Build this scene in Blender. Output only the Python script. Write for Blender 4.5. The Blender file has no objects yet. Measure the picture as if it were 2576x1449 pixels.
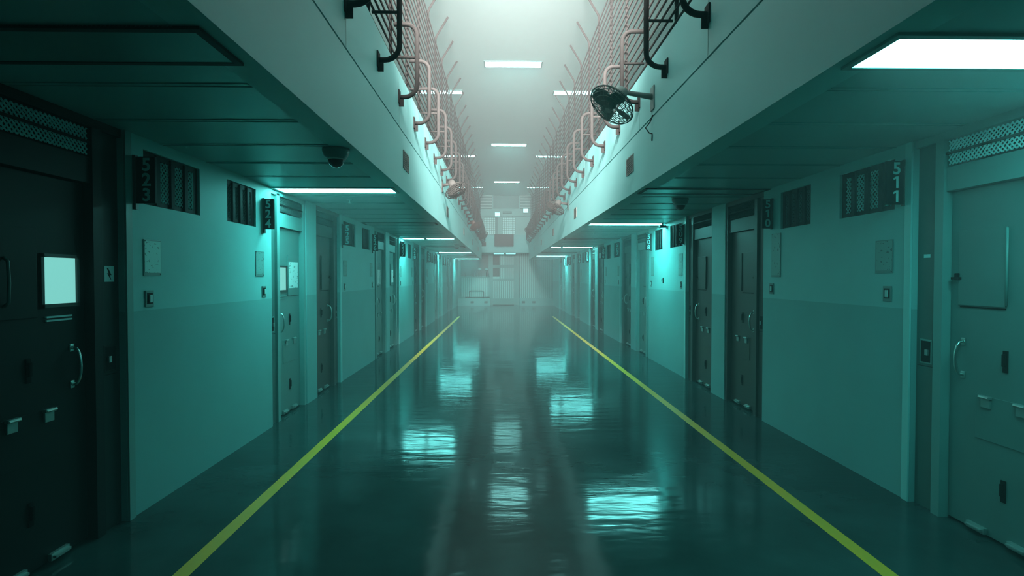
import bpy, bmesh, math, random
from mathutils import Vector, Matrix
random.seed(7)
scene = bpy.context.scene
COL = scene.collection
R = math.radians

# ------------------------------------------------------------------ materials
def nodes_of(m):
    m.use_nodes = True
    nt = m.node_tree
    return nt, nt.nodes, nt.links, nt.nodes['Principled BSDF']

def mat(name, col, rough=.6, metal=0., spec=.5, emit=None, estr=0., noise=0., nscale=6., bump=0., coat=0.):
    m = bpy.data.materials.new(name)
    nt, N, L, b = nodes_of(m)
    b.inputs['Base Color'].default_value = (*col, 1)
    b.inputs['Roughness'].default_value = rough
    b.inputs['Metallic'].default_value = metal
    b.inputs['Specular IOR Level'].default_value = spec
    b.inputs['Coat Weight'].default_value = coat
    if emit:
        b.inputs['Emission Color'].default_value = (*emit, 1)
        b.inputs['Emission Strength'].default_value = estr
    if noise or bump:
        tc = N.new('ShaderNodeTexCoord'); nz = N.new('ShaderNodeTexNoise')
        nz.inputs['Scale'].default_value = nscale; nz.inputs['Detail'].default_value = 5
        L.new(tc.outputs['Object'], nz.inputs['Vector'])
        if noise:
            mx = N.new('ShaderNodeMix'); mx.data_type = 'RGBA'
            mx.inputs[6].default_value = (*[c*(1-noise) for c in col], 1)
            mx.inputs[7].default_value = (*[min(1, c*(1+noise)) for c in col], 1)
            L.new(nz.outputs['Fac'], mx.inputs[0]); L.new(mx.outputs[2], b.inputs['Base Color'])
        if bump:
            bp = N.new('ShaderNodeBump'); bp.inputs['Strength'].default_value = bump
            bp.inputs['Distance'].default_value = .01
            L.new(nz.outputs['Fac'], bp.inputs['Height']); L.new(bp.outputs['Normal'], b.inputs['Normal'])
    return m

M = {}
def wall_material():
    # two coats of paint: pale above 1.37 m, darker below
    m = bpy.data.materials.new('painted_wall')
    nt, N, L, b = nodes_of(m)
    tc = N.new('ShaderNodeTexCoord'); sp = N.new('ShaderNodeSeparateXYZ')
    L.new(tc.outputs['Object'], sp.inputs[0])
    gt = N.new('ShaderNodeMath'); gt.operation = 'GREATER_THAN'; gt.inputs[1].default_value = 1.372
    L.new(sp.outputs['Z'], gt.inputs[0])
    mx = N.new('ShaderNodeMix'); mx.data_type = 'RGBA'
    mx.inputs[6].default_value = (.17, .46, .45, 1)
    mx.inputs[7].default_value = (.24, .60, .585, 1)
    L.new(gt.outputs[0], mx.inputs[0])
    nz = N.new('ShaderNodeTexNoise'); nz.inputs['Scale'].default_value = 2.3; nz.inputs['Detail'].default_value = 6
    L.new(tc.outputs['Object'], nz.inputs['Vector'])
    mr = N.new('ShaderNodeMapRange'); mr.inputs[3].default_value = .88; mr.inputs[4].default_value = 1.08
    L.new(nz.outputs['Fac'], mr.inputs[0])
    mm = N.new('ShaderNodeVectorMath'); mm.operation = 'SCALE'
    L.new(mx.outputs[2], mm.inputs[0]); L.new(mr.outputs[0], mm.inputs['Scale'])
    L.new(mm.outputs[0], b.inputs['Base Color'])
    b.inputs['Roughness'].default_value = .55
    b.inputs['Specular IOR Level'].default_value = .35
    return m

def floor_material():
    m = bpy.data.materials.new('polished_concrete')
    nt, N, L, b = nodes_of(m)
    tc = N.new('ShaderNodeTexCoord')
    nz = N.new('ShaderNodeTexNoise'); nz.inputs['Scale'].default_value = 1.6; nz.inputs['Detail'].default_value = 8
    nz.inputs['Roughness'].default_value = .62
    L.new(tc.outputs['Object'], nz.inputs['Vector'])
    cr = N.new('ShaderNodeValToRGB')
    cr.color_ramp.elements[0].position = .3; cr.color_ramp.elements[0].color = (.011, .036, .035, 1)
    cr.color_ramp.elements[1].position = .72; cr.color_ramp.elements[1].color = (.028, .082, .080, 1)
    L.new(nz.outputs['Fac'], cr.inputs[0]); L.new(cr.outputs[0], b.inputs['Base Color'])
    n2 = N.new('ShaderNodeTexNoise'); n2.inputs['Scale'].default_value = 3.0; n2.inputs['Detail'].default_value = 4
    L.new(tc.outputs['Object'], n2.inputs['Vector'])
    mr = N.new('ShaderNodeMapRange'); mr.inputs[3].default_value = .05; mr.inputs[4].default_value = .17
    L.new(n2.outputs['Fac'], mr.inputs[0]); L.new(mr.outputs[0], b.inputs['Roughness'])
    n3 = N.new('ShaderNodeTexNoise'); n3.inputs['Scale'].default_value = 1.6; n3.inputs['Detail'].default_value = 3
    mp = N.new('ShaderNodeMapping'); mp.inputs['Scale'].default_value = (1.1, 4.0, 1)
    L.new(tc.outputs['Object'], mp.inputs[0]); L.new(mp.outputs[0], n3.inputs['Vector'])
    bp = N.new('ShaderNodeBump'); bp.inputs['Strength'].default_value = .16; bp.inputs['Distance'].default_value = .02
    L.new(n3.outputs['Fac'], bp.inputs['Height']); L.new(bp.outputs['Normal'], b.inputs['Normal'])
    b.inputs['Specular IOR Level'].default_value = .13
    return m

def paper_material(name, base, ink, seed):
    # printed notice: rows of type and a dark block
    m = bpy.data.materials.new(name)
    nt, N, L, b = nodes_of(m)
    tc = N.new('ShaderNodeTexCoord'); mp = N.new('ShaderNodeMapping')
    mp.inputs['Location'].default_value = (seed, seed*.7, seed*.3); mp.inputs['Scale'].default_value = (14, 14, 40)
    L.new(tc.outputs['Generated'], mp.inputs[0])
    mp.inputs['Scale'].default_value = (1, 4, 9)
    nz = N.new('ShaderNodeTexNoise'); nz.inputs['Scale'].default_value = 1.3; nz.inputs['Detail'].default_value = 3
    L.new(mp.outputs[0], nz.inputs['Vector'])
    cr = N.new('ShaderNodeValToRGB'); cr.color_ramp.interpolation = 'CONSTANT'
    cr.color_ramp.elements[0].color = (*ink, 1); cr.color_ramp.elements[1].color = (*base, 1)
    cr.color_ramp.elements[1].position = .38
    L.new(nz.outputs['Fac'], cr.inputs[0]); L.new(cr.outputs[0], b.inputs['Base Color'])
    b.inputs['Roughness'].default_value = .5
    return m

TEAL = (.20, 1.0, .96)
PALE = (.34, 1.0, .96)
M['wall'] = wall_material()
M['floor'] = floor_material()
M['fascia'] = mat('fascia_paint', (.27, .60, .585), .55, noise=.06, nscale=2)
M['panel_ceiling'] = mat('metal_ceiling_panel', (.17, .46, .45), .36, spec=.5, noise=.08, nscale=1.5)
M['high_ceiling'] = mat('atrium_ceiling_paint', (.62, .80, .77), .7, noise=.03)
M['upper_wall'] = mat('upper_tier_wall', (.10, .24, .225), .7, noise=.1)
M['joint'] = mat('dark_joint', (.004, .02, .02), .7)
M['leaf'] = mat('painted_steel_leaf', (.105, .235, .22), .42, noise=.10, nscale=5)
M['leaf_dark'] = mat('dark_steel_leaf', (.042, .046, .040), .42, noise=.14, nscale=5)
M['frame'] = mat('painted_steel_frame', (.15, .36, .34), .42, noise=.08)
M['frame_dark'] = mat('dark_steel_frame', (.038, .055, .05), .45, noise=.1)
M['side_panel'] = mat('side_panel_steel', (.065, .15, .14), .45, noise=.12)
M['leaf_shaded'] = mat('shaded_steel_leaf', (.003, .011, .0105), .5, spec=.2, noise=.2, nscale=5)  # shade on the near left door put into its leaf colour
M['side_shaded'] = mat('shaded_side_panel', (.006, .022, .021), .5, spec=.25, noise=.1)  # same painted shade on that door's side panel
M['black'] = mat('black_enamel', (.001, .004, .004), .5, spec=.08)
M['void'] = mat('dark_glass', (.0005, .002, .002), .35, spec=.06)
M['bar'] = mat('dark_bar', (.001, .004, .004), .6, spec=.08)
M['mesh'] = mat('lit_expanded_metal', (.50, .92, .90), .35, spec=.8)  # light caught by the nearest mesh put into a brighter colour
M['mesh_mid'] = mat('half_lit_expanded_metal', (.10, .19, .18), .5)  # same mesh, with less caught light in its colour
M['mesh_dark'] = mat('unlit_expanded_metal', (.03, .055, .05), .5)  # darkest copy of the mesh, no caught light in its colour
M['fan_dim'] = mat('darkened_fan_enamel', (.075, .068, .062), .6, spec=.15)  # dark copy of the fan colour, offsets the strong beam in the well
M['fan'] = mat('glow_lightened_fan_enamel', (.22, .27, .255), .5, spec=.3)  # glow around the nearest fan put into a lighter grey
M['corner'] = mat('corner_trim_paint', (.30, .74, .71), .4)
M['chrome'] = mat('worn_chrome', (.55, .75, .72), .28, metal=1.)
M['steel'] = mat('galvanised_steel', (.30, .45, .43), .4, metal=.6)
M['rail'] = mat('painted_rail', (.038, .034, .032), .8, spec=.08, noise=.15, nscale=20)
M['digit'] = mat('sign_digit', (.50, .92, .90), .5)
M['yellow'] = mat('yellow_floor_paint', (.60, .44, .03), .35, noise=.08, nscale=9)
M['plate'] = mat('switch_plate', (.10, .25, .235), .4)
M['paper'] = paper_material('printed_notice', (.42, .80, .75), (.10, .26, .25), 1.3)
M['paper_dim'] = paper_material('grey_notice', (.17, .40, .375), (.05, .14, .13), 4.1)
M['paper_white'] = paper_material('white_notice', (.75, .92, .90), (.18, .30, .28), 7.7)
M['plastic'] = mat('white_plastic', (.42, .72, .68), .45)
M['dome'] = mat('smoked_dome', (.02, .014, .012), .12)
M['lamp_frame'] = mat('lamp_frame', (.12, .33, .31), .4)
M['lamp_off'] = mat('unlit_diffuser', (.14, .36, .34), .3)
M['vent'] = mat('vent_grille', (.11, .10, .085), .5)
M['corr'] = mat('ribbed_sheet', (.33, .66, .62), .45)
M['gate_frame'] = mat('gate_frame_paint', (.12, .33, .305), .45)
M['tv'] = mat('dark_board', (.055, .034, .028), .5)
M['curb'] = mat('painted_curb', (.17, .42, .40), .5)
M['window_lit'] = mat('lit_pane', (.02, .05, .05), .3, emit=(.33, 1, .90), estr=.62)
M['rust'] = mat('dark_red_box', (.10, .04, .03), .5)

def lamp_mat(name, col, s):
    return mat(name, (.8, .9, .9), .5, emit=col, estr=s)

# ------------------------------------------------------------------ mesh builder
class MB:
    def __init__(self): self.bm = bmesh.new()
    def box(self, x0, x1, y0, y1, z0, z1, bev=0.):
        r = bmesh.ops.create_cube(self.bm, size=1)
        vs = r['verts']
        S = Vector((abs(x1-x0), abs(y1-y0), abs(z1-z0))); c = Vector(((x0+x1)/2, (y0+y1)/2, (z0+z1)/2))
        for v in vs: v.co = Vector((v.co.x*S.x, v.co.y*S.y, v.co.z*S.z)) + c
        if bev:
            es = list({e for v in vs for e in v.link_edges})
            bmesh.ops.bevel(self.bm, geom=es, offset=bev, segments=2, affect='EDGES', profile=.6)
        return self
    def tube(self, pts, r, n=8, cap=True):
        pts = [Vector(p) for p in pts]
        rings = []
        up = None
        for i, p in enumerate(pts):
            if i == 0: d = pts[1]-p
            elif i == len(pts)-1: d = p-pts[i-1]
            else: d = (pts[i+1]-p).normalized() + (p-pts[i-1]).normalized()
            d.normalize()
            if up is None:
                a = Vector((0, 0, 1)) if abs(d.z) < .9 else Vector((0, 1, 0))
                up = (a - d*a.dot(d)).normalized()
            else: up = (up - d*up.dot(d)).normalized()
            s = d.cross(up)
            rr = r[i] if isinstance(r, (list, tuple)) else r
            rings.append([self.bm.verts.new(p + (up*math.cos(2*math.pi*k/n) + s*math.sin(2*math.pi*k/n))*rr) for k in range(n)])
        for a, b in zip(rings, rings[1:]):
            for k in range(n): self.bm.faces.new((a[k], a[(k+1) % n], b[(k+1) % n], b[k]))
        if cap:
            self.bm.faces.new(rings[0][::-1]); self.bm.faces.new(rings[-1])
        return self
    def ring(self, c, axis, rad, r, n=28, m=5):
        c = Vector(c); axis = Vector(axis).normalized()
        a = Vector((0, 0, 1)) if abs(axis.z) < .9 else Vector((0, 1, 0))
        u = (a-axis*a.dot(axis)).normalized(); w = axis.cross(u)
        rings = []
        for i in range(n):
            t = 2*math.pi*i/n; d = u*math.cos(t)+w*math.sin(t)
            rings.append([self.bm.verts.new(c+d*(rad+r*math.cos(2*math.pi*k/m))+axis*r*math.sin(2*math.pi*k/m)) for k in range(m)])
        for i in range(n):
            A = rings[i]; B = rings[(i+1) % n]
            for k in range(m): self.bm.faces.new((A[k], A[(k+1) % m], B[(k+1) % m], B[k]))
        return self
    def lathe(self, prof, n=24, mtx=None):
        rings = []
        for (rr, z) in prof:
            rings.append([Vector((rr*math.cos(2*math.pi*k/n), rr*math.sin(2*math.pi*k/n), z)) for k in range(n)])
        R_ = [[self.bm.verts.new((mtx @ v) if mtx else v) for v in ring] for ring in rings]
        for a, b in zip(R_, R_[1:]):
            for k in range(n): self.bm.faces.new((a[k], a[(k+1) % n], b[(k+1) % n], b[k]))
        self.bm.faces.new(R_[0][::-1]); self.bm.faces.new(R_[-1])
        return self
    def mesh(self, name, smooth=False):
        bmesh.ops.recalc_face_normals(self.bm, faces=self.bm.faces)
        me = bpy.data.meshes.new(name); self.bm.to_mesh(me); self.bm.free()
        if smooth:
            for p in me.polygons: p.use_smooth = True
        return me
    def build(self, name, m, parent=None, smooth=False, loc=None, origin=None):
        me = self.mesh(name, smooth)
        if origin is not None:
            me.transform(Matrix.Translation(-Vector(origin)))
        me.materials.append(m)
        o = bpy.data.objects.new(name, me); COL.objects.link(o)
        if origin is not None: o.location = origin
        if parent: o.parent = parent
        if loc is not None: o.location = loc
        return o

def tag(o, label=None, cat=None, group=None, kind=None):
    if label: o['label'] = label
    if cat: o['category'] = cat
    if group: o['group'] = group
    if kind: o['kind'] = kind
    return o
def empty(name, loc, rz=0.):
    o = bpy.data.objects.new(name, None); COL.objects.link(o)
    o.empty_display_size = .1
    o.location = loc; o.rotation_euler = (0, 0, rz); return o
def inst(name, me, parent, m=None, loc=(0, 0, 0)):
    o = bpy.data.objects.new(name, me); COL.objects.link(o); o.parent = parent; o.location = loc
    return o

# ------------------------------------------------------------------ dimensions
XL, XR = -2.45, 2.90          # corridor walls
EL, ER = -1.083, 1.496        # gallery edges either side of the open well
H1 = 2.555                    # underside of the galleries
ZJ, ZT = 3.19, 3.77           # joint line and top of the fascia
H2 = 6.20                     # top ceiling
YB, YE = -5.0, 31.0           # near and far end
W = 1.04                      # door opening
MOD = 4.72
LA, LB = 5.87, 7.28           # left near door / far door of a pair
RA, RB = 6.01, 7.49
NEAR, FAR = -1, 5
WZ0, WZ1 = 2.10, 2.475        # little windows
def win_spans(side, k):
    # two small windows in the wall after pair k-1 (before pair k)
    if side == 'L':
        e = LB + W + (k-1)*MOD
        return [(e+.20, e+.90), (e+1.34, e+1.91)]
    e = RB + W + (k-1)*MOD
    return [(e+.18, e+.84), (e+1.28, e+1.83)]

# ------------------------------------------------------------------ room shell
def wall_side(side):
    mb = MB()
    X, s = (XL, -1) if side == 'L' else (XR, 1)
    x0, x1 = (X-.22, X) if side == 'L' else (X, X+.22)
    A, B = (LA, LB) if side == 'L' else (RA, RB)
    def bx(y0, y1, z0, z1): mb.box(x0, x1, y0, y1, z0, z1)
    for k in range(NEAR, FAR):
        a, b = A+k*MOD, B+k*MOD
        bx(a+W, b, 0, H1)                         # pier between the two doors of a pair
        y0 = b+W; y1 = min(A+(k+1)*MOD, YE)
        if y1 >= YE - .01 or k == FAR-1:
            bx(y0, YE, 0, H1); continue
        ws = win_spans(side, k+1)
        bx(y0, y1, 0, WZ0); bx(y0, y1, WZ1, H1)
        cur = y0
        for (u, v) in ws:
            bx(cur, u, WZ0, WZ1); cur = v
        bx(cur, y1, WZ0, WZ1)
    bx(YB, A+NEAR*MOD, 0, H1)
    o = mb.build('wall_left' if side == 'L' else 'wall_right', M['wall'])
    tag(o, ('left' if side == 'L' else 'right')+' corridor wall with pale upper paint and darker lower paint', 'wall', kind='structure')
for s in 'LR': wall_side(s)

o = MB().box(XL-.3, XR+.3, YB, YE+1.6, -.12, 0).build('floor', M['floor'])
tag(o, 'glossy polished concrete corridor floor with wavy reflections', 'floor', kind='structure')
o = MB().box(XL-.3, XR+.3, YB, YE+.3, H2, H2+.15).build('ceiling', M['high_ceiling'])
tag(o, 'pale high ceiling over the open well', 'ceiling', kind='structure')
for name, x0, x1 in (('ceiling_left', XL-.2, EL-.17), ('ceiling_right', ER+.17, XR+.2)):
    mb = MB().box(x0, x1, YB, YE-1.2, H1, H1+.06)
    y = YB+.3
    xa, xb = (XL, EL-.17) if 'left' in name else (ER+.17, XR)
    while y < YE-1.4:
        mb.box(xa, xb, y, y+.014, H1-.005, H1+.01); mb.box(xa, xb, y+.045, y+.055, H1-.004, H1+.01)
        y += .62
    o = mb.build(name, M['panel_ceiling'])
    tag(o, 'ribbed sheet ceiling under the %s gallery' % name[8:], 'ceiling', kind='structure')

# fascia of each gallery
for i, (side, E, s) in enumerate((('left', EL, -1), ('right', ER, 1))):
    mb = MB()
    a, b = sorted((E, E+s*.17))
    mb.box(a, b, YB, YE-1.2, H1, ZJ-.008)
    a, b = sorted((E, E+s*.15))
    mb.box(a, b, YB, YE-1.2, ZJ+.008, ZT)
    o = mb.build('trim_%d' % (i+1), M['fascia'])
    tag(o, 'deep pale fascia along the edge of the %s gallery' % side, 'fascia', kind='structure')
    a, b = sorted((E+s*.018, E+s*.15))
    mb = MB().box(a, b, YB, YE-1.2, ZJ-.008, ZJ+.008)
    p = mb.build('joint', M['joint'], o)
    mb = MB()
    k = 0
    y0 = 3.86 if side == 'left' else 3.97
    while y0 + k*.985 < 29:
        y = y0 + k*.985
        a, b = sorted((E-s*.0015, E+s*.004)); mb.box(a, b, y-.004, y+.004, ZJ+.01, ZT-.02); k += 2
    mb.build('panel_seam', M['frame'], o)
    # gallery floor slab, upper wall
    a, b = sorted((E+s*.16, (XL if s < 0 else XR)+s*.3))
    g = MB().box(a, b, YB, YE-1.2, H1+.07, 3.10).build('trim_%d' % (i+3), M['upper_wall'])
    tag(g, 'walkway slab of the %s gallery' % side, 'floor slab', kind='structure')
    X = XL if s < 0 else XR
    a, b = sorted((X, X+s*.2))
    g = MB().box(a, b, YB, YE, 3.10, H2).build('wall_upper_'+side, M['upper_wall'])
    tag(g, 'upper tier wall behind the %s gallery railing' % side, 'wall', kind='structure')

# ------------------------------------------------------------------ lights
def ceiling_light(x0, x1, yc, z, m, label, group, hw=.15, lit=True, split=False):
    r = empty('ceiling_light', ((x0+x1)/2, yc, z)); tag(r, label, 'ceiling light', group)
    w = (x1-x0)/2
    mb = MB()
    for (a, b, c, d) in ((-w-.03, w+.03, -hw-.03, -hw), (-w-.03, w+.03, hw, hw+.03), (-w-.03, -w, -hw, hw), (w, w+.03, -hw, hw)):
        mb.box(a, b, c, d, -.014, -.001)
    mb.build('frame', M['lamp_frame'] if lit else M['joint'], r)
    if split:
        c = -w + .44*2*w if x0 < 0 else -w + .25*2*w
        MB().box(-w, c-.035, -hw, hw, -.011, -.002).build('diffuser', m, r)
        MB().box(c+.035, w, -hw, hw, -.011, -.002).build('diffuser', m, r)
        MB().box(c-.035, c+.035, -hw, hw, -.018, -.001).build('divider', M['frame_dark'], r)
    else:
        MB().box(-w, w, -hw, hw, -.011, -.002).build('diffuser', m, r)
    return r
GY = [2.30, 6.03, 9.78, 13.52, 17.30, 21.1, 24.6, 28.4]
SL = [0, 32, 0, 44, 0, 46, 0, 46]
SR = [18, 0, 46, 0, 44, 0, 50, 0]
ORD = ['nearest', 'second', 'third', 'fourth', 'fifth', 'sixth', 'seventh', 'eighth']
for i, y in enumerate(GY):
    for side, S in (('left', SL), ('right', SR)):
        xa, xb = (XL+.035, -1.18) if side == 'left' else (1.575, XR-.035)
        lit = S[i] > 0
        m = lamp_mat('lamp_glow', TEAL, S[i]) if lit else M['lamp_off']
        lab = '%s %s fluorescent panel of the %s gallery underside, counted from the camera' % ('glowing' if lit else 'unlit', ORD[i], side)
        ceiling_light(xa, xb, y, H1, m, lab, 'panels under the %s gallery' % side, lit=lit, split=(i in (3, 4) and lit))
CY = [-2.7, 4.6, 11.9, 19.1, 26.5]
for i, y in enumerate(CY):
    ceiling_light(-.35, .85, y, H2, lamp_mat('lamp_pale', (TEAL, TEAL, PALE, PALE, PALE)[i], [3, 11, 50, 60, 60][i]), ('white fluorescent panel on the high ceiling behind the viewpoint', 'white fluorescent panel on the high ceiling almost overhead, above the picture', 'largest and nearest glowing bar on the high ceiling', 'middle glowing bar on the high ceiling', 'farthest and smallest glowing bar on the high ceiling')[i], 'panels on the high ceiling')
UY = [6.5, 13.7, 20.9, 28.1]
for i, y in enumerate(UY):
    for side, xa, xb in (('left', -2.2, -.99), ('right', 1.31, 2.5)):
        ceiling_light(xa, xb, y, H2, lamp_mat('lamp_upper', PALE, 12), '%s panel above the %s upper walkway, broken up by the rails' % (('overhead out of sight', 'nearest visible glowing', 'middle glowing', 'farthest glowing')[i], side), 'panels above the upper walkways', hw=.12)

def spot(loc, target, power, size, blend, col):
    l = bpy.data.lights.new('added_glow_spot', 'SPOT'); l.energy = power; l.spot_size = R(size); l.spot_blend = blend
    l.color = col; l.shadow_soft_size = .9
    o = bpy.data.objects.new('added_glow_spot', l); COL.objects.link(o); o.location = loc
    o.rotation_euler = (Vector(target)-Vector(loc)).to_track_quat('-Z', 'Y').to_euler()
spot((.2, 3.2, 6.1), (.2, 17, 2.7), 38000, 60, 1.0, (1, .97, .94))  # added light without a fixture, makes the pale glow down the well
# ------------------------------------------------------------------ cell doors
def door_parts(s, dark, openw, bright, trim):
    """list of (name, mesh, smooth, parentname) in door-local coords: y = s*u, x = n (towards corridor)"""
    out = []
    leafm = (M['leaf'], M['leaf_dark'], M['leaf_shaded'])[dark]
    framem = (M['frame'], M['frame_dark'], M['leaf_shaded'])[dark]
    def bx(mb, u0, u1, n0, n1, z0, z1, bev=0): return mb.box(n0, n1, *sorted((s*u0, s*u1)), z0, z1, bev)
    def add(name, mb, m, parent=None, smooth=False):
        me = mb.mesh(name, smooth); me.materials.append(m); out.append((name, me, parent))
    mb = MB()
    bx(mb, .18, .25, -.20, -.012, 0, 2.52); bx(mb, .985, W, -.20, -.012, 0, 2.52)
    bx(mb, .25, .985, -.20, -.03, 2.165, 2.32); bx(mb, 0, W, -.20, -.012, 2.50, H1-.002)
    add('frame', mb, framem)
    mb = MB(); bx(mb, 0.001, .18, -.20, -.04, 0, .98); bx(mb, 0.001, .18, -.20, -.04, .985, 2.50)
    add('side_panel', mb, (M['side_panel'], M['frame_dark'], M['side_shaded'])[dark])
    mb = MB(); bx(mb, .035, .145, -.052, -.034, 1.00, 1.17, .004); add('lock_recess', mb, framem, 'side_panel')
    mb = MB(); bx(mb, .048, .132, -.036, -.0325, 1.012, 1.158); add('recess_back', mb, M['bar'], 'side_panel')
    mb = MB(); bx(mb, .095, .12, -.035, -.02, 1.06, 1.10, .003); add('key_cylinder', mb, M['steel'], 'side_panel')
    # transom
    mb = MB(); bx(mb, .25, .985, -.20, -.11, 2.32, 2.50); add('transom_backing', mb, M['bar'])
    mb = MB(); mesh_lattice(mb, lambda u, z, n: (n, s*u, z), .265, .97, 2.335, 2.49, -.036, .030, .0060)
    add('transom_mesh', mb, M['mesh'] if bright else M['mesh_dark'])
    if trim:
        mb = MB(); bx(mb, -.062, -.001, .0006, .014, 0, H1-.002, .002); add('edge_trim', mb, M['corner'] if dark != 2 else M['frame'])
    mb = MB(); bx(mb, .25, .985, -.033, -.022, 2.402, 2.418); add('transom_bar', mb, M['bar'])
    # leaf
    mb = MB(); bx(mb, .255, .98, -.115, -.07, .018, 2.16, .004); add('leaf', mb, leafm)
    # pull handle
    mb = MB(); u = .36; pts = []
    for t in range(9):
        a = math.pi*t/8
        pts.append((-.07+.055*math.sin(a)**.6 if 0 < t < 8 else -.07, s*u, 1.08+.11*math.cos(a)))
    mb.tube(pts, .009, 8)
    bx(mb, u-.016, u+.016, -.071, -.064, 1.165, 1.21, .002); bx(mb, u-.016, u+.016, -.071, -.064, .95, .995, .002)
    add('handle', mb, M['chrome'], 'leaf', True)
    # vision panel
    if openw:
        mb = MB()
        for (a, b, c, d) in ((.305, .325, 1.43, 1.73), (.555, .575, 1.43, 1.73), (.305, .575, 1.43, 1.45), (.305, .575, 1.71, 1.73)):
            bx(mb, a, b, -.072, -.055, c, d)
        add('vision_frame', mb, M['frame_dark'], 'leaf')
        mb = MB(); bx(mb, .325, .555, -.072, -.066, 1.45, 1.71); add('vision_pane', mb, M['window_lit'], 'leaf')
        mb = MB(); bx(mb, .60, .92, -.071, -.058, 1.38, 1.86, .003); add('shutter', mb, leafm, 'leaf')
        mb = MB(); bx(mb, .36, .54, -.071, -.060, 1.352, 1.362); bx(mb, .36, .54, -.071, -.060, 1.372, 1.382); add('slot_trim', mb, M['digit'] if dark == 2 else M['frame'], 'leaf')
        if dark == 2:
            mb = MB(); mb.tube([(-.058, s*.80, 1.70), (-.035, s*.80, 1.68), (-.030, s*.80, 1.57), (-.035, s*.80, 1.47), (-.058, s*.80, 1.45)], .008, 8)
            add('shutter_pull', mb, M['side_panel'], 'leaf', True)
    else:
        mb = MB(); bx(mb, .32, .655, -.071, -.060, 1.42, 1.90, .003); add('shutter', mb, leafm, 'leaf')
        mb = MB(); mb.tube([(-.056, s*.665, 1.43), (-.056, s*.665, 1.89)], .007, 6)
        add('shutter_hinge', mb, framem, 'leaf', True)
        mb = MB(); bx(mb, .33, .65, -.0708, -.0655, 1.405, 1.4135); add('shutter_ledge', mb, M['bar'], 'leaf')
        mb = MB(); bx(mb, .285, .345, -.070, -.040, 1.585, 1.600); bx(mb, .305, .33, -.07, -.045, 1.58, 1.625, .003)
        add('shutter_latch', mb, M['bar'], 'leaf')
    for z in (1.10, .33):
        mb = MB(); bx(mb, .64, .672, -.071, -.062, z-.065, z+.065, .003); bx(mb, .645, .667, -.063, -.05, z-.03, z+.045, .004)
        add('lock_plate', mb, M['black'], 'leaf')
    mb = MB(); bx(mb, .46, .86, -.0705, -.064, .60, .87, .002); add('food_port', mb, leafm, 'leaf')
    for u in (.50, .73):
        mb = MB(); bx(mb, u, u+.075, -.066, -.040, .855, .873, .003); bx(mb, u+.008, u+.07, -.066, -.052, .80, .855, .003)
        mb.tube([(-.045, s*(u+.004), .862), (-.045, s*(u+.071), .862)], .009, 8)
        add('port_hinge', mb, M['steel'], 'leaf')
    for u in (.42, .70):
        mb = MB(); bx(mb, u, u+.13, -.071, -.048, .02, .06, .004); bx(mb, u+.01, u+.12, -.06, -.03, .035, .05, .003)
        add('bottom_bolt', mb, M['steel'], 'leaf')
    return out

def mesh_lattice(mb, f, u0, u1, z0, z1, n, p, r):
    """expanded metal: crossing zig-zag strands"""
    nz = max(1, int(round((z1-z0)/p))); nu = max(1, int(round((u1-u0)/(p*1.0))))
    du = (u1-u0)/nu; dz = (z1-z0)/nz
    for j in range(nu+1):
        for sg in (0, 1):
            pts = []
            for i in range(nz+1):
                uu = u0+j*du+((i+sg) % 2)*du
                if uu > u1+1e-6: uu = u1
                pts.append(f(uu, z0+i*dz, n + .002*(sg)))
            mb.tube(pts, r, 4, cap=False)

def cnum(side, k, which):
    # cell number of the near ('A') or far ('B') door of pair k
    if side == 'L': return 524 + 2*k + (0 if which == 'A' else 1)
    return 510 - 2*k - (0 if which == 'A' else 1)

DC = {}
dn = 0
for side in 'LR':
    A, B, X = (LA, LB, XL) if side == 'L' else (RA, RB, XR)
    for k in range(NEAR, FAR):
        for which in 'AB':
            if k == NEAR and which == 'A': continue
            y = (A if which == 'A' else B) + k*MOD
            num = cnum(side, k, which)
            # chirality: side panel sits next to the window wall
            # left A: panel at near end (u = +Y); left B: panel at far end
            if side == 'L': s = 1 if which == 'A' else -1; oy = y if which == 'A' else y+W; rz = 0
            else: s = -1 if which == 'A' else 1; oy = y if which == 'A' else y+W; rz = math.pi
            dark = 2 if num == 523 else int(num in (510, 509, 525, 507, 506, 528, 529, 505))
            openw = num in (523, 524)
            bright = num in (511, 523)
            key = (s, dark, openw, bright, which == 'B')
            if key not in DC: DC[key] = door_parts(*key)
            dn += 1
            r = empty('door_%d' % dn, (X, oy, 0), rz)
            extra = {523: ', with shade put into its near-black colour and a glowing vision pane', 524: ' with a white paper on its shutter', 511: ' with a closed shutter and bright pull handle'}.get(num, '')
            tag(r, '%s steel cell door of cell %d on the %s wall%s' % ('dark' if dark else 'grey green', num, 'left' if side == 'L' else 'right', extra), 'door', kind='structure')
            made = {}
            for (nm, me, par) in DC[key]:
                o = inst(nm, me, made[par] if par else r)
                made.setdefault(nm, o)

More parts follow.
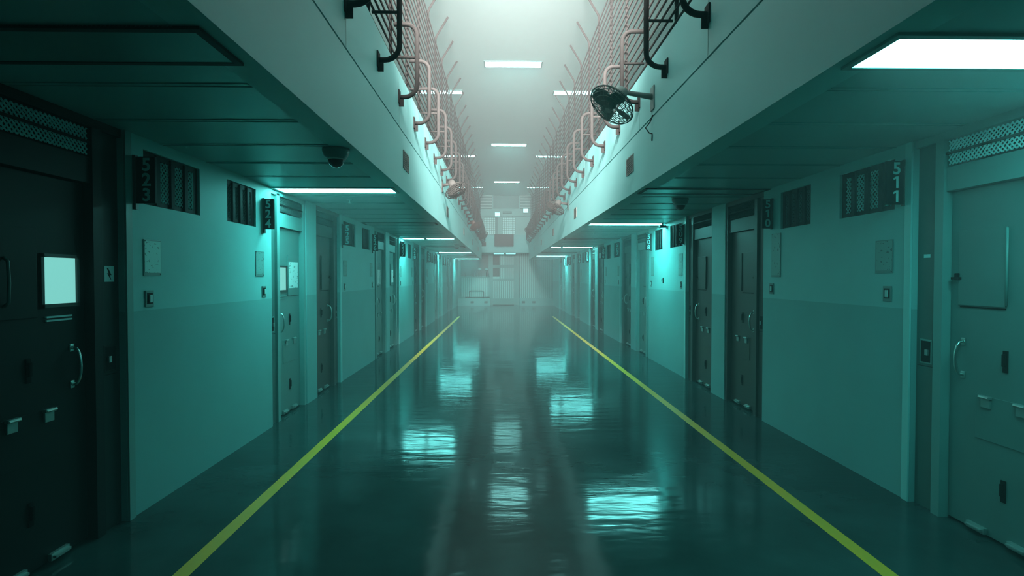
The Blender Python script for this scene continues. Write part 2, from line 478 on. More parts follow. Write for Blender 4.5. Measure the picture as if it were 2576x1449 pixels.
# ------------------------------------------------------------------ small windows
def window_parts(w, nb, bright):
    out = []
    h = WZ1-WZ0
    mb = MB().box(-.20, -.13, 0, w, 0, h); me = mb.mesh('dark_pane'); me.materials.append(M['void']); out.append(('pane', me))
    mb = MB(); mesh_lattice(mb, lambda u, z, n: (n, u, z), .05, w-.05, .04, h-.04, -.032, .036, .0056)
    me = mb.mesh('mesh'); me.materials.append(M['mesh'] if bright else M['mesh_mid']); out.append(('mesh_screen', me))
    mb = MB()
    mb.box(-.13, -.022, 0, .05, 0, h); mb.box(-.13, -.022, w-.05, w, 0, h); mb.box(-.13, -.022, .05, w-.05, 0, .035); mb.box(-.13, -.022, .05, w-.05, h-.04, h)
    me = mb.mesh('frame'); me.materials.append(M['black']); out.append(('frame', me))
    for i in range(nb):
        u = w*(i+1)/(nb+1)
        me = MB().box(-.026, -.006, u-.022, u+.022, .01, h-.01).mesh('bar'); me.materials.append(M['bar']); out.append(('bar', me))
    return out
WC = {}
wn = 0
for side in 'LR':
    X = XL if side == 'L' else XR
    for k in range(NEAR+1, FAR):
        for j, (a, b) in enumerate(win_spans(side, k)):
            num = cnum(side, k-1, 'B') if j == 0 else cnum(side, k, 'A')
            key = (round(b-a, 3), 3, num in (511, 523))
            if key not in WC: WC[key] = window_parts(b-a, key[1], key[2])
            wn += 1
            if side == 'L': r = empty('window_%d' % wn, (X, a, WZ0), 0)
            else: r = empty('window_%d' % wn, (X, b, WZ0), math.pi)
            tag(r, 'small high barred cell window next to number sign %d' % num, 'window', kind='structure')
            for nm, me in WC[key]: inst(nm, me, r)

# ------------------------------------------------------------------ number signs
DIG = {}
def digit_mesh(ch):
    if ch in DIG: return DIG[ch]
    if ch == '1':
        mb = MB().box(-.004, .012, -.0015, .0015, 0, .083)
        vs = [mb.bm.verts.new((x, yy, z)) for yy in (-.0014, .0014) for x, z in ((-.004, .083), (-.024, .070), (-.024, .056), (-.004, .066))]
        mb.bm.faces.new(vs[:4]); mb.bm.faces.new(vs[4:][::-1])
        for i in range(4): mb.bm.faces.new((vs[i], vs[(i+1) % 4], vs[4+(i+1) % 4], vs[4+i]))
        me = mb.mesh('digit'); me.materials.append(M['digit']); DIG[ch] = me
        return me
    cu = bpy.data.curves.new('digit', 'FONT'); cu.body = ch; cu.size = .118; cu.extrude = .0015; cu.offset = .0026
    cu.align_x = 'CENTER'; cu.resolution_u = 4
    o = bpy.data.objects.new('digit_tmp', cu); COL.objects.link(o)
    dg = bpy.context.evaluated_depsgraph_get(); dg.update()
    me = bpy.data.meshes.new_from_object(o.evaluated_get(dg))
    bpy.data.objects.remove(o)
    me.name = 'digit'; me.materials.clear(); me.materials.append(M['digit'])
    me.transform(Matrix.Rotation(R(90), 4, 'X'))
    DIG[ch] = me
    return me
plates = {}
def sign_plate(wd):
    if wd not in plates:
        me = MB().box(-wd/2, wd/2, -.012, .012, -.155, .155, .004).mesh('plate'); me.materials.append(M['black'])
        br = MB().box(-wd/2, -wd/2+.02, -.016, .016, -.195, .165, .002).mesh('bracket'); br.materials.append(M['frame_dark'])
        br2 = MB().box(wd/2-.02, wd/2, -.016, .016, -.165, .165, .002).mesh('bracket'); br2.materials.append(M['frame_dark'])
        plates[wd] = (me, br, br2)
    return plates[wd]
for side in 'LR':
    A, B, X = (LA, LB, XL) if side == 'L' else (RA, RB, XR)
    for k in range(NEAR, FAR):
        for which in 'AB':
            if which == 'A' and k == NEAR: continue
            if which == 'B' and k == FAR-1: continue
            num = cnum(side, k, which)
            wd = .145 if which == 'B' else .115
            if which == 'B': y = B+W+k*MOD+.10
            else: y = A+k*MOD-.20
            if side == 'R' and which == 'B': y = B+W+k*MOD+.075
            if side == 'R' and which == 'A': y = A+k*MOD-.20
            x = X+wd/2+.002 if side == 'L' else X-wd/2-.002
            z = 2.245 if side == 'L' else 2.275
            r = empty('number_sign', (x, y, z))
            tag(r, 'black hanging sign with pale stacked digits %d on the %s wall' % (num, 'left' if side == 'L' else 'right'), 'sign', 'cell number signs on the %s wall' % ('left' if side == 'L' else 'right'))
            pl, b1, b2 = sign_plate(wd)
            inst('plate', pl, r)
            inst('bracket', b1 if side == 'L' else b2, r)
            off = .018 if side == 'L' and which == 'B' else 0
            for q, ch in enumerate(str(num)):
                inst('digit', digit_mesh(ch), r, loc=(off, -.0145, .150-.100*(q+1)+.012))

# ------------------------------------------------------------------ notices and call buttons
def wall_pos(side, y, z): return (XL if side == 'L' else XR, y, z)
def notice(side, y, z, w, h, m, label, screws=True, depth=.006):
    r = empty('notice', wall_pos(side, y, z), 0 if side == 'L' else math.pi); tag(r, label, 'notice', 'notices on the walls')
    MB().box(0.0005, depth, -w/2, w/2, -h/2, h/2, .001).build('holder', M['plate'], r)
    MB().box(depth, depth+.0015, -w/2+.008, w/2-.008, -h/2+.02, h/2-.008).build('sheet', m, r)
    if screws:
        for (a, b) in ((-1, 1), (1, -1)):
            MB().lathe([(.004, 0), (.004, .003)], 8, Matrix.Translation((depth, a*(w/2-.012), b*(h/2-.010))) @ Matrix.Rotation(R(90), 4, 'Y')).build('screw', M['black'], r)
    return r
def call_button(side, y, z, label):
    r = empty('call_button', wall_pos(side, y, z), 0 if side == 'L' else math.pi); tag(r, label, 'switch', 'call buttons on the walls')
    MB().box(.0005, .008, -.045, .045, -.058, .058, .003).build('plate', M['plate'], r)
    MB().box(.008, .010, -.03, .03, -.036, .040).build('recess', M['bar'], r)
    MB().box(.010, .018, -.012, .018, -.026, .028, .003).build('button', M['plastic'], r)
for side in 'LR':
    A, B = (LA, LB) if side == 'L' else (RA, RB)
    sd = 'left' if side == 'L' else 'right'
    for k in range(NEAR, FAR):
        for which in 'AB':
            if which == 'A' and k == NEAR: continue
            if which == 'B' and k == FAR-1: continue
            num = cnum(side, k, which)
            y = B+W+k*MOD+.28 if which == 'B' else A+k*MOD-.29
            look = {523: ('paper', 'pale'), 524: ('paper_dim', 'narrow grey'), 511: ('paper_dim', 'dull green'), 510: ('paper_dim', 'long faded')}.get(num, ('paper_dim', 'small grey'))
            h = .25; zc = 1.735 if side == 'L' else 1.755; w = .19
            if num == 510: h = .46; zc = 1.83
            if num in (508, 509): h = .36; zc = 1.80
            notice(side, y, zc, w, h, M[look[0]], '%s printed notice on the wall below number sign %d' % (look[1], num))
            yb = B+W+k*MOD+.24 if which == 'B' else A+k*MOD-.20
            call_button(side, yb, 1.45 if side == 'L' else 1.475, 'small recessed call button below the notice of cell %d' % num)
# things fixed on doors
r = empty('notice', (XL-.058, LA+.76, 1.62)); tag(r, 'white paper notice stuck on the shutter of cell door 524', 'notice', 'notices on the walls')
MB().box(.0, .002, -.14, .14, -.15, .16).build('sheet', M['paper_white'], r)
r = empty('notice', (XL-.058, LA+MOD+.62, 1.60)); tag(r, 'pale paper notice stuck on cell door 526 far along the left wall', 'notice', 'notices on the walls')
MB().box(.0, .002, -.13, .13, -.15, .15).build('sheet', M['paper_white'], r)
r = empty('notice', (XL-.058, LB+W+MOD-.46, 1.62)); tag(r, 'pale paper notice stuck on cell door 527 far along the left wall', 'notice', 'notices on the walls')
MB().box(.0, .002, -.11, .11, -.14, .14).build('sheet', M['paper_white'], r)
r = empty('notice', (XL-.04, LB+W-MOD-.085, 1.62)); tag(r, 'small pale warning sticker with a dark bolt beside cell door 523', 'sticker')
MB().box(.0, .002, -.042, .042, -.05, .05).build('sheet', M['digit'], r)
mb = MB(); bm = mb.bm
zig = [(.012, .038), (.022, .038), (.006, .004), (.020, .004), (-.016, -.040), (-.004, -.008), (-.018, -.008)]
vs = [bm.verts.new((.0022, -a, b)) for a, b in zig] + [bm.verts.new((.0034, -a, b)) for a, b in zig]
n = len(zig)
bm.faces.new(vs[:n]); bm.faces.new(vs[n:][::-1])
for i in range(n): bm.faces.new((vs[i], vs[(i+1) % n], vs[n+(i+1) % n], vs[n+i]))
mb.build('bolt_mark', M['black'], r)
r = empty('door_tag', (XR+.04, 3.81-.085, 1.745), math.pi); tag(r, 'tiny pale tag on the side panel of cell door 511', 'tag')
MB().box(.0, .002, -.028, .028, -.012, .012).build('plate', M['digit'], r)
r = empty('wall_latch', (XR, 9.75, 1.54), math.pi); tag(r, 'small dark latch on the brightly lit right wall between two windows', 'latch')
MB().box(0, .012, -.02, .02, -.05, .05, .003).build('plate', M['black'], r)
mb = MB().tube([(.012, 0, .03), (.035, 0, .02), (.035, 0, -.02)], .006, 8); mb.build('hook', M['steel'], r)

# ------------------------------------------------------------------ dome cameras, sprinklers
def dome(x, y, label):
    r = empty('dome_camera', (x, y, H1)); tag(r, label, 'security camera', 'dome cameras under the galleries')
    MB().lathe([(.0, 0), (.098, 0), (.100, -.015), (.085, -.055), (.070, -.075), (.066, -.078), (0, -.078)][1:6], 32).build('housing', M['plate'], r, True)
    prof = [(.060*math.cos(t*math.pi/2/7), -.078-.062*math.sin(t*math.pi/2/7)) for t in range(8)]
    prof[-1] = (.004, prof[-1][1])
    MB().lathe(prof, 28).build('dome', M['dome'], r, True)
    MB().ring((0, 0, -.078), (0, 0, 1), .062, .006).build('ring', M['plastic'], r, True)
dome(-1.235, 4.12, 'dome security camera under the left gallery near the camera side')
dome(2.18, 6.65, 'dome security camera under the right gallery before the pair of lamps')
dome(-1.30, 16.0, 'dome security camera far down under the left gallery')
def sprinkler(x, y, label):
    r = empty('sprinkler', (x, y, H1)); tag(r, label, 'sprinkler', 'sprinkler heads')
    MB().lathe([(.035, 0), (.038, -.006), (.012, -.012)], 20).build('rose', M['plastic'], r)
    MB().lathe([(.010, -.01), (.010, -.045), (.022, -.046), (.022, -.05)], 14).build('head', M['chrome'], r)
sprinkler(-1.86, 6.75, 'small pale sprinkler head behind the first glowing panel on the left')
sprinkler(1.95, 11.6, 'small sprinkler head far along under the right gallery')
r = empty('junction_box', (2.835, 9.60, H1-.002)); tag(r, 'small dark box at the wall end of the glowing right panel', 'junction box')
MB().box(-.055, .055, -.05, .05, -.085, -.045, .006).build('body', M['black'], r)
MB().box(-.012, .012, -.012, .012, -.05, 0, .002).build('stem', M['frame_dark'], r)
r = empty('junction_box', (-2.38, 20.7, H1-.002)); tag(r, 'tiny dark wedge box at the wall beside the far left panel', 'junction box')
MB().box(-.05, .05, -.05, .05, -.10, -.05, .006).build('body', M['black'], r)
MB().box(-.012, .012, -.012, .012, -.055, 0, .002).build('stem', M['frame_dark'], r)

# ------------------------------------------------------------------ fascia vents
for side, E, s, ys in (('left', EL, 1, 6.22), ('right', ER, -1, 6.36)):
    for k in range(5):
        y = ys+k*4.74
        r = empty('fascia_vent', (E, y, 2.90), 0 if s > 0 else math.pi)
        tag(r, '%s small brownish vent grille on the %s fascia, counted from the camera' % (ORD[k], side), 'vent', 'vent grilles on the fascias')
        mb = MB()
        for (a, b, c, d) in ((-.17, .17, -.10, -.085), (-.17, .17, .085, .10), (-.17, -.155, -.085, .085), (.155, .17, -.085, .085)): mb.box(0, .008, a, b, c, d)
        mb.build('frame', M['vent'], r)
        mb = MB().box(0, .002, -.155, .155, -.085, .085)
        for j in range(8): mb.box(.002, .006, -.155, .155, -.078+j*.021, -.070+j*.021)
        mb.build('louvres', M['vent'], r)

# ------------------------------------------------------------------ gallery railings
def railing(side, E, s, y0, pitch):
    # s: direction from the fascia into the well
    r = empty('gallery_railing', (E, 0, ZT)); tag(r, 'tall %s gallery railing of many pipes with curved brackets over the well' % side, 'railing', 'gallery railings')
    XP = E-s*.085
    # long horizontal rails
    z = 3.88
    while z < 5.76:
        MB().tube([(-s*.062, 2.6, z-ZT), (-s*.062, 29.7, z-ZT)], .0105, 6, cap=True).build('rail', M['rail'], r, True)
        z += .112
    ys = []
    y = y0
    while y > 3.0: y -= pitch
    y += pitch
    while y < 29.6: ys.append(y); y += pitch
    me = MB().tube([(-s*.085, 0, 0), (-s*.085, 0, 5.80-ZT), (-s*.065, 0, 5.86-ZT), (s*.135, 0, 6.19-ZT)], .019, 8).mesh('post', True); me.materials.append(M['rail'])
    # outrigger bracket: flange on the fascia, J bend, riser, bend back
    pts = [(0, 0, 3.50-ZT), (s*.06, 0, 3.50-ZT)]
    for t in range(1, 7):
        a = math.pi/2*t/6
        pts.append((s*(.06+.13*math.sin(a)), 0, 3.50-ZT+.13*(1-math.cos(a))))
    pts.append((s*.19, 0, 4.15-ZT))
    for t in range(1, 7):
        a = math.pi/2*t/6
        pts.append((s*(.19-.11*(1-math.cos(a))), 0, 4.15-ZT+.11*math.sin(a)))
    pts.append((-s*.05, 0, 4.26-ZT))
    mb = MB().tube(pts, .0235, 10)
    hoop = mb.mesh('bracket', True); hoop.materials.append(M['rail'])
    fl = MB().box(0, s*.012, -.045, .045, 3.43-ZT, 3.57-ZT, .003)
    fl.box(0, s*.05, -.006, .006, 3.40-ZT, 3.475-ZT)
    fl = fl.mesh('flange'); fl.materials.append(M['rail'])
    rung = MB().tube([(-s*.05, 0, 3.915-ZT), (s*.19, 0, 3.915-ZT)], .014, 8).mesh('rung', True); rung.materials.append(M['rail'])
    for y in ys:
        inst('post', me, r, loc=(0, y, 0))
        h = inst('bracket', hoop, r, loc=(0, y, 0))
        inst('flange', fl, h); inst('rung', rung, h)
railing('left', EL, 1, 3.86, .985)
railing('right', ER, -1, 3.97, .99)

# ------------------------------------------------------------------ fans
def fan(side, y, zc, out, axis, rad, label, tone='fan'):
    E, s = (EL, 1) if side == 'L' else (ER, -1)
    r = empty('wall_fan', (E, y, zc+.10)); tag(r, label, 'fan', 'fans on the fascias')
    c = Vector((s*out, -.05, -.10)); ax = Vector(axis).normalized()
    MB().box(0, s*.012, -.06, .06, -.13, .10, .003).build('wall_plate', M[tone], r)
    back = c - ax*.17
    MB().tube([(s*.012, 0, 0), (s*.14, 0, .02), tuple(back+Vector((s*-.02, 0, .01))), tuple(back)], [.03, .026, .024, .03], 10).build('arm', M[tone], r, True)
    q = ax.to_track_quat('Z', 'Y').to_matrix().to_4x4()
    mt = Matrix.Translation(back) @ q
    MB().lathe([(.03, -.05), (.06, -.035), (.07, .0), (.07, .07), (.05, .10)], 24, mt).build('motor', M[tone], r, True)
    cg = MB()
    for sg in (-1, 1):
        for t in range(1, 7):
            a = t/6*math.pi/2
            cg.ring(c+ax*sg*.075*math.cos(a), ax, rad*math.sin(a), .0035 if t < 6 else .006, 30, 4)
    a0 = Vector((0, 0, 1)); u = (a0-ax*a0.dot(ax)).normalized(); w = ax.cross(u)
    for i in range(26):
        d = u*math.cos(2*math.pi*i/26)+w*math.sin(2*math.pi*i/26)
        for sg in (-1, 1):
            cg.tube([tuple(c+ax*sg*.075*math.cos(t)+d*rad*math.sin(t)) for t in (0.15, .6, 1.1, math.pi/2)], .0028, 4, cap=False)
    cg.build('cage', M[tone], r, True)
    mtc = Matrix.Translation(c) @ q
    MB().lathe([(.04, -.03), (.045, 0), (.03, .03)], 18, mtc).build('hub', M[tone], r, True)
    for i in range(4):
        bmv = MB(); rows = []
        for t in range(6):
            rr = .04+(rad-.06)*t/5; wd = .035+.05*math.sin(math.pi*(t+.7)/6.2); tw = .5-.25*t/5
            for sg in (-1, 1):
                p = Vector((rr, sg*wd*math.cos(tw), sg*wd*math.sin(tw)))
                rows.append(p)
        rot = Matrix.Rotation(math.pi/2*i+.3, 4, 'Z')
        top = [bmv.bm.verts.new(mtc @ rot @ (p+Vector((0, 0, .002)))) for p in rows]
        bot = [bmv.bm.verts.new(mtc @ rot @ (p-Vector((0, 0, .002)))) for p in rows]
        for t in range(5):
            a, b, c1, d = 2*t, 2*t+1, 2*t+3, 2*t+2
            bmv.bm.faces.new((top[a], top[b], top[c1], top[d])); bmv.bm.faces.new((bot[d], bot[c1], bot[b], bot[a]))
            bmv.bm.faces.new((top[a], top[d], bot[d], bot[a])); bmv.bm.faces.new((top[b], bot[b], bot[c1], top[c1]))
        bmv.bm.faces.new((top[0], bot[0], bot[1], top[1])); bmv.bm.faces.new((top[10], top[11], bot[11], bot[10]))
        bmv.build('blade', M[tone], r)
fan('R', 5.41, 3.28, .42, (-.55, -.25, -.75), .235, 'caged fan on a bracket, nearest one on the right fascia')
fan('L', 10.0, 3.17, .26, (.5, -.3, -.8), .215, 'caged fan on a bracket, nearest one on the left fascia', 'fan_dim')
fan('R', 12.3, 3.14, .30, (-.5, -.3, -.8), .22, 'caged fan on the right fascia, second from the camera', 'fan_dim')
fan('L', 17.4, 3.20, .26, (.5, -.3, -.8), .22, 'caged fan on the left fascia, second from the camera', 'rust')
fan('R', 23.5, 3.55, .30, (-.5, -.4, -.7), .24, 'caged fan on the right fascia near the far end', 'fan_dim')
fan('L', 24.5, 3.45, .26, (.5, -.4, -.7), .24, 'caged fan on the left fascia near the far end', 'fan_dim')
# cord of the nearest right fan
r = MB().tube([(ER-.004, 5.40, 3.20), (ER-.02, 5.44, 3.14), (ER-.05, 5.50, 3.10), (ER-.02, 5.47, 3.04), (ER-.004, 5.42, 3.02), (ER-.006, 5.42, 2.95)], .006, 8).build('fan_cord', M['rail'], None, True)
tag(r, 'thin looping cord below the nearest right fan', 'cord')

# ------------------------------------------------------------------ floor lines
for nm, xc, w, lab in (('floor_line', -1.72, .088, 'yellow line painted on the floor along the left doors'), ('floor_line', 2.08, .088, 'yellow line painted on the floor along the right doors')):
    o = MB().box(-w/2, w/2, -9+.0, 13, 0, .0015).build(nm, M['yellow'], loc=(xc, 9.2+.0, .0002)); tag(o, lab, 'floor line', 'yellow floor lines')

# ------------------------------------------------------------------ far end
S = 31/1375.
def ex(px, Y=31.): return (px-1262)*Y/1375.
def ez(py, Y=31.): return 1.6+(697-py)*Y/1375.
# end wall with openings
mb = MB()
mb.box(XL-.2, ex(1152), YE+.02, YE+.2, 0, 3.1)
mb.box(XL, XR, YE+.9, YE+1.0, 0, 3.1)          # room behind the glass
mb.box(ex(1152), ex(1233), YE-.42, YE+.2, 0, ez(750))
mb.box(ex(1306.2), XR+.0, YE-.42, YE+.2, 0, ez(750))
mb.box(XL-.2, XR+.2, YE-.0, YE+.2, 2.93, 3.30)
o = mb.build('wall_end', M['curb']); tag(o, 'far end wall with a low curb under ribbed panels', 'wall', kind='structure')
# bolts on the curb
for px in (1189, 1223, 1316, 1342):
    o = MB().box(-.09, .09, -.02, .0, -.06, .06, .01).build('wall_socket', M['frame_dark'], loc=(ex(px), YE-.42, ez(759.5)))
    tag(o, {1189: 'leftmost', 1223: 'second from left', 1316: 'third from left', 1342: 'rightmost'}[px]+' small dark socket on the curb of the end wall', 'socket', 'sockets on the end wall curb')
BK = []
def ribbed(mb, x0, x1, z0, z1, y=30.99, pitch=.115):
    n = max(2, int(round((x1-x0)/pitch))); p = (x1-x0)/n
    for i in range(n):
        a = x0+i*p+p*.15; mb.box(a, a+p*.6, y-.05, y, z0, z1)
    BK.append((x0, x1, y, z0, z1))
def backing(parent):
    mb = MB()
    for (x0, x1, y, z0, z1) in BK: mb.box(x0, x1, y, y+.02, z0, z1)
    BK.clear(); mb.build('groove_shade_backing', M['gate_frame'], parent)  # shade in the grooves between ribs put into a darker backing colour
def framebars(mb, rects, y0, y1):
    for (a, b, c, d) in rects: mb.box(ex(a), ex(b), y0, y1, min(ez(c), ez(d)), max(ez(c), ez(d)))
# left bay
r = empty('glazed_screen', (0, 0, 0)); tag(r, 'far left screen with ribbed lower panel and dark glazing above', 'screen')
mb = MB(); framebars(mb, ((1148, 1160, 655, 750), (1160, 1233, 695, 698), (1229, 1233, 638, 750), (1160, 1233, 747, 750.5), (1160, 1233, 637, 641)), 30.93, 31.06); mb.build('frame', M['gate_frame'], r)
mb = MB(); ribbed(mb, ex(1161), ex(1231), ez(747), ez(697)); mb.build('ribbed_panel', M['corr'], r); backing(r)
MB().box(ex(1160), ex(1231), 31.02, 31.03, ez(696), ez(640)).build('glazing', M['frame_dark'], r)
# objects on the sill in front of the glazing
sill = [(1170, 1.9, .22), (1187, 1.5, .40), (1193, 2.2, .46), (1199, 1.6, .38), (1205, 2.2, .26), (1211, 1.4, .30), (1224, 2., .27), (1229, 1.2, .24)]
mb = MB().box(ex(1160), ex(1231), 30.78, 31.02, ez(697.5), ez(696)); o = mb.build('sill_shelf', M['gate_frame']); tag(o, 'narrow shelf along the glazing of the far left screen', 'shelf')
for i, (px, w, h) in enumerate(sill):
    ww = w*31/1375
    o = MB().lathe([(ww*.8, 0), (ww, .02), (ww*.95, h*.7), (ww*.5, h*.85), (ww*.45, h)], 12).build('bottle', M['tv'], None, True, loc=(ex(px), 30.86, ez(696)))
    tag(o, 'dark bottle shaped object, %s from the left on the shelf of the far screen' % (ORD[i] if i else 'first'), 'bottle', 'objects on the far shelf')
for px, lab in ((1207, 'left'), (1224, 'right')):
    o = MB().lathe([(.02, 0), (.09, .02), (.11, .07), (.04, .11)], 16).build('desk_lamp', M['plastic'], None, True, loc=(ex(px), 30.86, ez(680)))
    r2 = MB().tube([(0, .0, 0), (0, .12, 0)], .02, 6).build('arm', M['steel'], o)
    tag(o, 'small white lamp head, %s of the two in front of the far glazing' % lab, 'lamp', 'lamp heads at the far glazing')
# gate in the middle
r = empty('gate', (0, 0, 0)); tag(r, 'tall central gate with ribbed panels and two dark panes', 'gate')
mb = MB(); framebars(mb, ((1233, 1240, 637, 770), (1293, 1306, 637, 770), (1240, 1293, 701, 707), (1240, 1293, 667, 674), (1240, 1293, 637, 639), (1256.5, 1258.5, 639, 701)), 30.90, 31.06)
mb.build('frame', M['gate_frame'], r)
mb = MB(); ribbed(mb, ex(1240), ex(1293), ez(751), ez(707)); ribbed(mb, ex(1258.5), ex(1293), ez(701), ez(674)); ribbed(mb, ex(1258.5), ex(1293), ez(667), ez(639)); mb.build('ribbed_panel', M['corr'], r); backing(r)
MB().box(ex(1240), ex(1293), 30.94, 31.02, ez(766), ez(751)).build('kick_plate', M['gate_frame'], r)
MB().box(ex(1240), ex(1293), 30.98, 31.02, 0.005, ez(766)).build('threshold', M['tv'], r)
for a, b in ((674, 696), (639, 667)): MB().box(ex(1240), ex(1256.5), 31.0, 31.02, ez(b), ez(a)).build('pane', M['tv'], r)
MB().box(ex(1240), ex(1256.5), 30.97, 31.02, ez(701), ez(696)).build('pane_sill', M['corr'], r)
MB().box(ex(1291), ex(1293), 30.86, 30.90, ez(733), ez(726)).build('handle', M['steel'], r)
# right bay
r = empty('ribbed_partition', (0, 0, 0)); tag(r, 'far right partition of vertical ribbed sheet above a curb', 'partition')
mb = MB(); ribbed(mb, ex(1307), ex(1347), ez(750), 2.93); ribbed(mb, ex(1349), ex(1388), ez(750), 2.93); mb.build('ribbed_panel', M['corr'], r); backing(r)
MB().box(ex(1347), ex(1349), 30.90, 31.0, ez(750), 2.93).build('seam', M['gate_frame'], r)
MB().box(ex(1388), ex(1391.5), 30.90, 31.04, ez(750), 2.93).build('edge_post', M['gate_frame'], r)
# low rail in front of left bay
r = MB().tube([(ex(1182), 30.7, .405), (ex(1182), 30.7, .78), (ex(1185), 30.7, .82), (ex(1214), 30.7, .82), (ex(1217), 30.7, .78), (ex(1217), 30.7, .405)], .025, 8)
r.tube([(ex(1172), 30.7, .46), (ex(1231), 30.7, .46)], .025, 8)
r.tube([(ex(1172), 30.7, .46), (ex(1172), 30.7, .405)], .02, 8); r.tube([(ex(1231), 30.7, .46), (ex(1231), 30.7, .405)], .02, 8)
o = r.build('low_rail', M['tv'], None, True); tag(o, 'dark low tubular rail standing before the far left screen', 'rail')

# bridge across the far end of the well
Yb = 29.8
mb = MB().box(EL-.3, ER+.3, Yb, YE, 2.93, 3.0)
mb.box(EL-.3, ER+.3, Yb-.06, Yb+.1, ez(636, Yb), ez(620, Yb))
mb.box(EL-.3, ER+.3, Yb+.02, Yb+.14, ez(620, Yb), ez(591, Yb))
o = mb.build('trim_5', M['fascia']); tag(o, 'bridge slab and parapet crossing the far end of the well', 'bridge', kind='structure')
for name, x0, x1 in (('ceiling_end_left', XL-.2, EL-.3), ('ceiling_end_right', ER+.3, XR+.2)):
    o = MB().box(x0, x1, YE-1.2, YE+.1, 2.93, 3.0).build(name, M['panel_ceiling']); tag(o, 'ceiling of the far cross passage, %s' % name[12:], 'ceiling', kind='structure')
r = empty('notice_board', (ex(1268, Yb), Yb, ez(605, Yb))); tag(r, 'large dark rectangular screen hung on the far bridge parapet', 'screen')
MB().box(-.52, .52, -.13, -.065, -.335, .33, .03).build('panel', M['tv'], r)
MB().box(-.2, .2, -.065, .02, -.10, .1).build('mount', M['frame_dark'], r)
for px0, px1, lab in ((1241, 1268, 'left'), (1272, 1298, 'right')):
    r = empty('tube_light', ((ex(px0, 30)+ex(px1, 30))/2, 30.1, 2.93)); tag(r, 'short tube light under the far bridge, %s one' % lab, 'ceiling light', 'tube lights under the bridge')
    w = (ex(px1, 30)-ex(px0, 30))/2
    MB().box(-w, w, -.05, .05, -.02, 0).build('body', M['lamp_frame'], r)
    MB().box(-w+.02, w-.02, -.04, .04, -.07, -.02, .01).build('tube', lamp_mat('lamp_tube', TEAL, 2.0), r)
# small boxes near the far railing
o = MB().box(-.11, .11, -.1, .1, 0, .22, .01).build('speaker_box', M['tv'], loc=(-1.06+.10, Yb+.02, ez(620, Yb)+.0)); tag(o, 'small dark box on the left end of the far bridge ledge', 'box')

# upper end wall
mb = MB().box(XL-.2, XR+.2, YE+.02, YE+.2, 3.0, H2)
o = mb.build('wall_upper_end', M['high_ceiling']); o.data.materials[0] = M['corr']; tag(o, 'upper end wall above the bridge', 'wall', kind='structure')
for (a, b) in ((1207, 1238), (1308, 1342)):
    r = empty('louvre', ((ex(a)+ex(b))/2, YE, ez(505))); tag(r, 'horizontal pale louvre slats high on the %s of the end wall' % ('left' if a < 1262 else 'right'), 'louvre', 'louvres high on the end wall')
    w = (ex(b)-ex(a))/2
    for i in range(6): MB().box(-w, w, -.09, .01, -.44+i*.165, -.37+i*.165).build('slat', M['high_ceiling'], r)
    MB().box(-w, w, 0, .015, -.48, .55).build('backing', M['gate_frame'], r)
o = MB().box(-.72, .72, -.03, .01, -.42, .42).build('wall_board', M['gate_frame'], loc=(ex(1273), YE, ez(506))); tag(o, 'dull rectangular board between the louvres on the end wall', 'board')
for (a, b, lab) in ((1218, 1246, 'left'), (1264, 1296, 'middle')):
    r = empty('grid_window', ((ex(a)+ex(b))/2, YE, (ez(548)+ez(590))/2)); tag(r, 'gridded pale window above the bridge, %s one' % lab, 'window', 'gridded windows above the bridge')
    w = (ex(b)-ex(a))/2; h = (ez(548)-ez(590))/2
    MB().box(-w, w, -.01, .01, -h, h).build('pane', mat('grid_pane', (.5, .8, .76), .4, emit=(.5, 1, .94), estr=.35), r)
    mb = MB()
    for i in range(7): x = -w+2*w*i/6; mb.box(x-.012, x+.012, -.03, -.01, -h, h)
    for i in range(9): z = -h+2*h*i/8; mb.box(-w, w, -.03, -.01, z-.012, z+.012)
    mb.build('grid', M['gate_frame'], r)
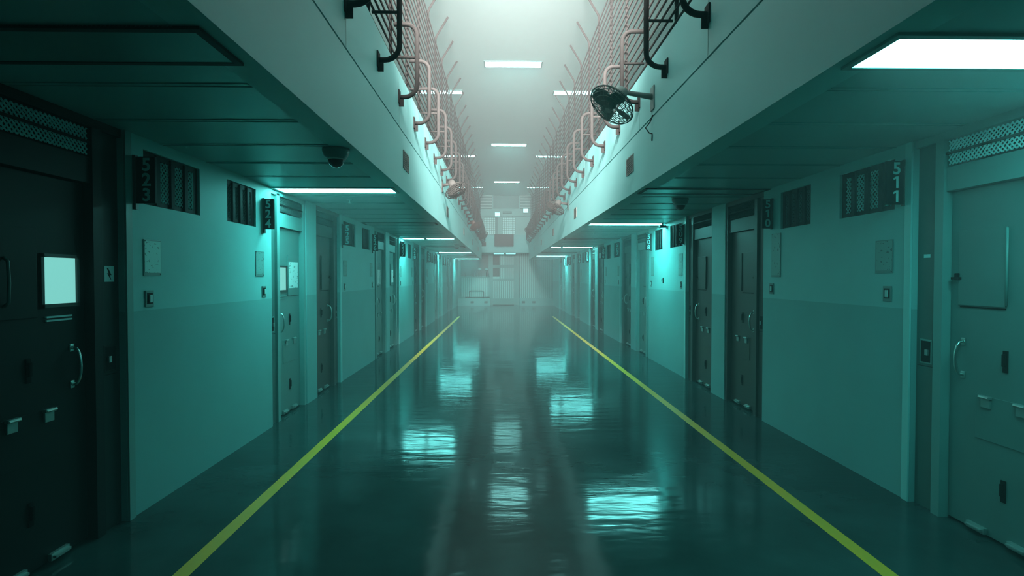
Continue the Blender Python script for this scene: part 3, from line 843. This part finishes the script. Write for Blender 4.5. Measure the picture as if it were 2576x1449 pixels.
mb = MB().box(ex(1246), ex(1252), YE-.12, YE+.02, ez(592), ez(545)); mb.box(ex(1200), ex(1342), YE-.06, YE+.02, ez(544.5), ez(543)); mb.box(ex(1289), ex(1290.5), YE-.06, YE+.02, ez(592), ez(545))
o = mb.build('trim_6', M['gate_frame']); tag(o, 'posts and rail of the upper end wall', 'trim', kind='structure')
for px, py, lab in ((1251.5, 541.5, 'lower left'), (1322, 532, 'upper right')):
    r = empty('flood_light', (ex(px), YE-.3, ez(py))); tag(r, 'small glaring square light on the end wall, %s one' % lab, 'light', 'square lights on the end wall')
    MB().box(-.15, .15, -.02, .10, -.12, .12, .02).build('housing', M['lamp_frame'], r)
    MB().box(-.135, .135, -.028, -.02, -.105, .105).build('lens', lamp_mat('lamp_flood', PALE, 3), r)
    MB().tube([(0, .1, 0), (0, .3, 0)], .02, 6).build('arm', M['steel'], r)
o = MB().box(-.26, .26, -.12, .02, -.06, .06, .02).build('air_diffuser', M['gate_frame'], loc=(ex(1276), YE, ez(535))); tag(o, 'small dull rectangular duct outlet between the two square lights', 'vent')

# ------------------------------------------------------------------ world haze and camera
w = bpy.data.worlds.new('World'); scene.world = w; w.use_nodes = True
nt = w.node_tree
bg = nt.nodes['Background']; bg.inputs[0].default_value = (0, 0, 0, 1); bg.inputs[1].default_value = 0
vs_ = nt.nodes.new('ShaderNodeVolumeScatter')
vs_.inputs['Color'].default_value = (.97, .93, .92, 1); vs_.inputs['Density'].default_value = .0265; vs_.inputs['Anisotropy'].default_value = .25
nt.links.new(vs_.outputs[0], nt.nodes['World Output'].inputs['Volume'])

cam = bpy.data.cameras.new('camera'); co = bpy.data.objects.new('camera', cam); COL.objects.link(co)
cam.sensor_width = 36; cam.lens = 36*1375/2576; cam.clip_start = .02
co.location = (0, 0, 1.6); co.rotation_euler = (R(90-1.146), 0, R(-1.083))
scene.camera = co
vsn = scene.view_settings
vsn.view_transform = 'Standard'; vsn.look = 'None'; vsn.exposure = .12; vsn.gamma = 1; vsn.use_curve_mapping = False
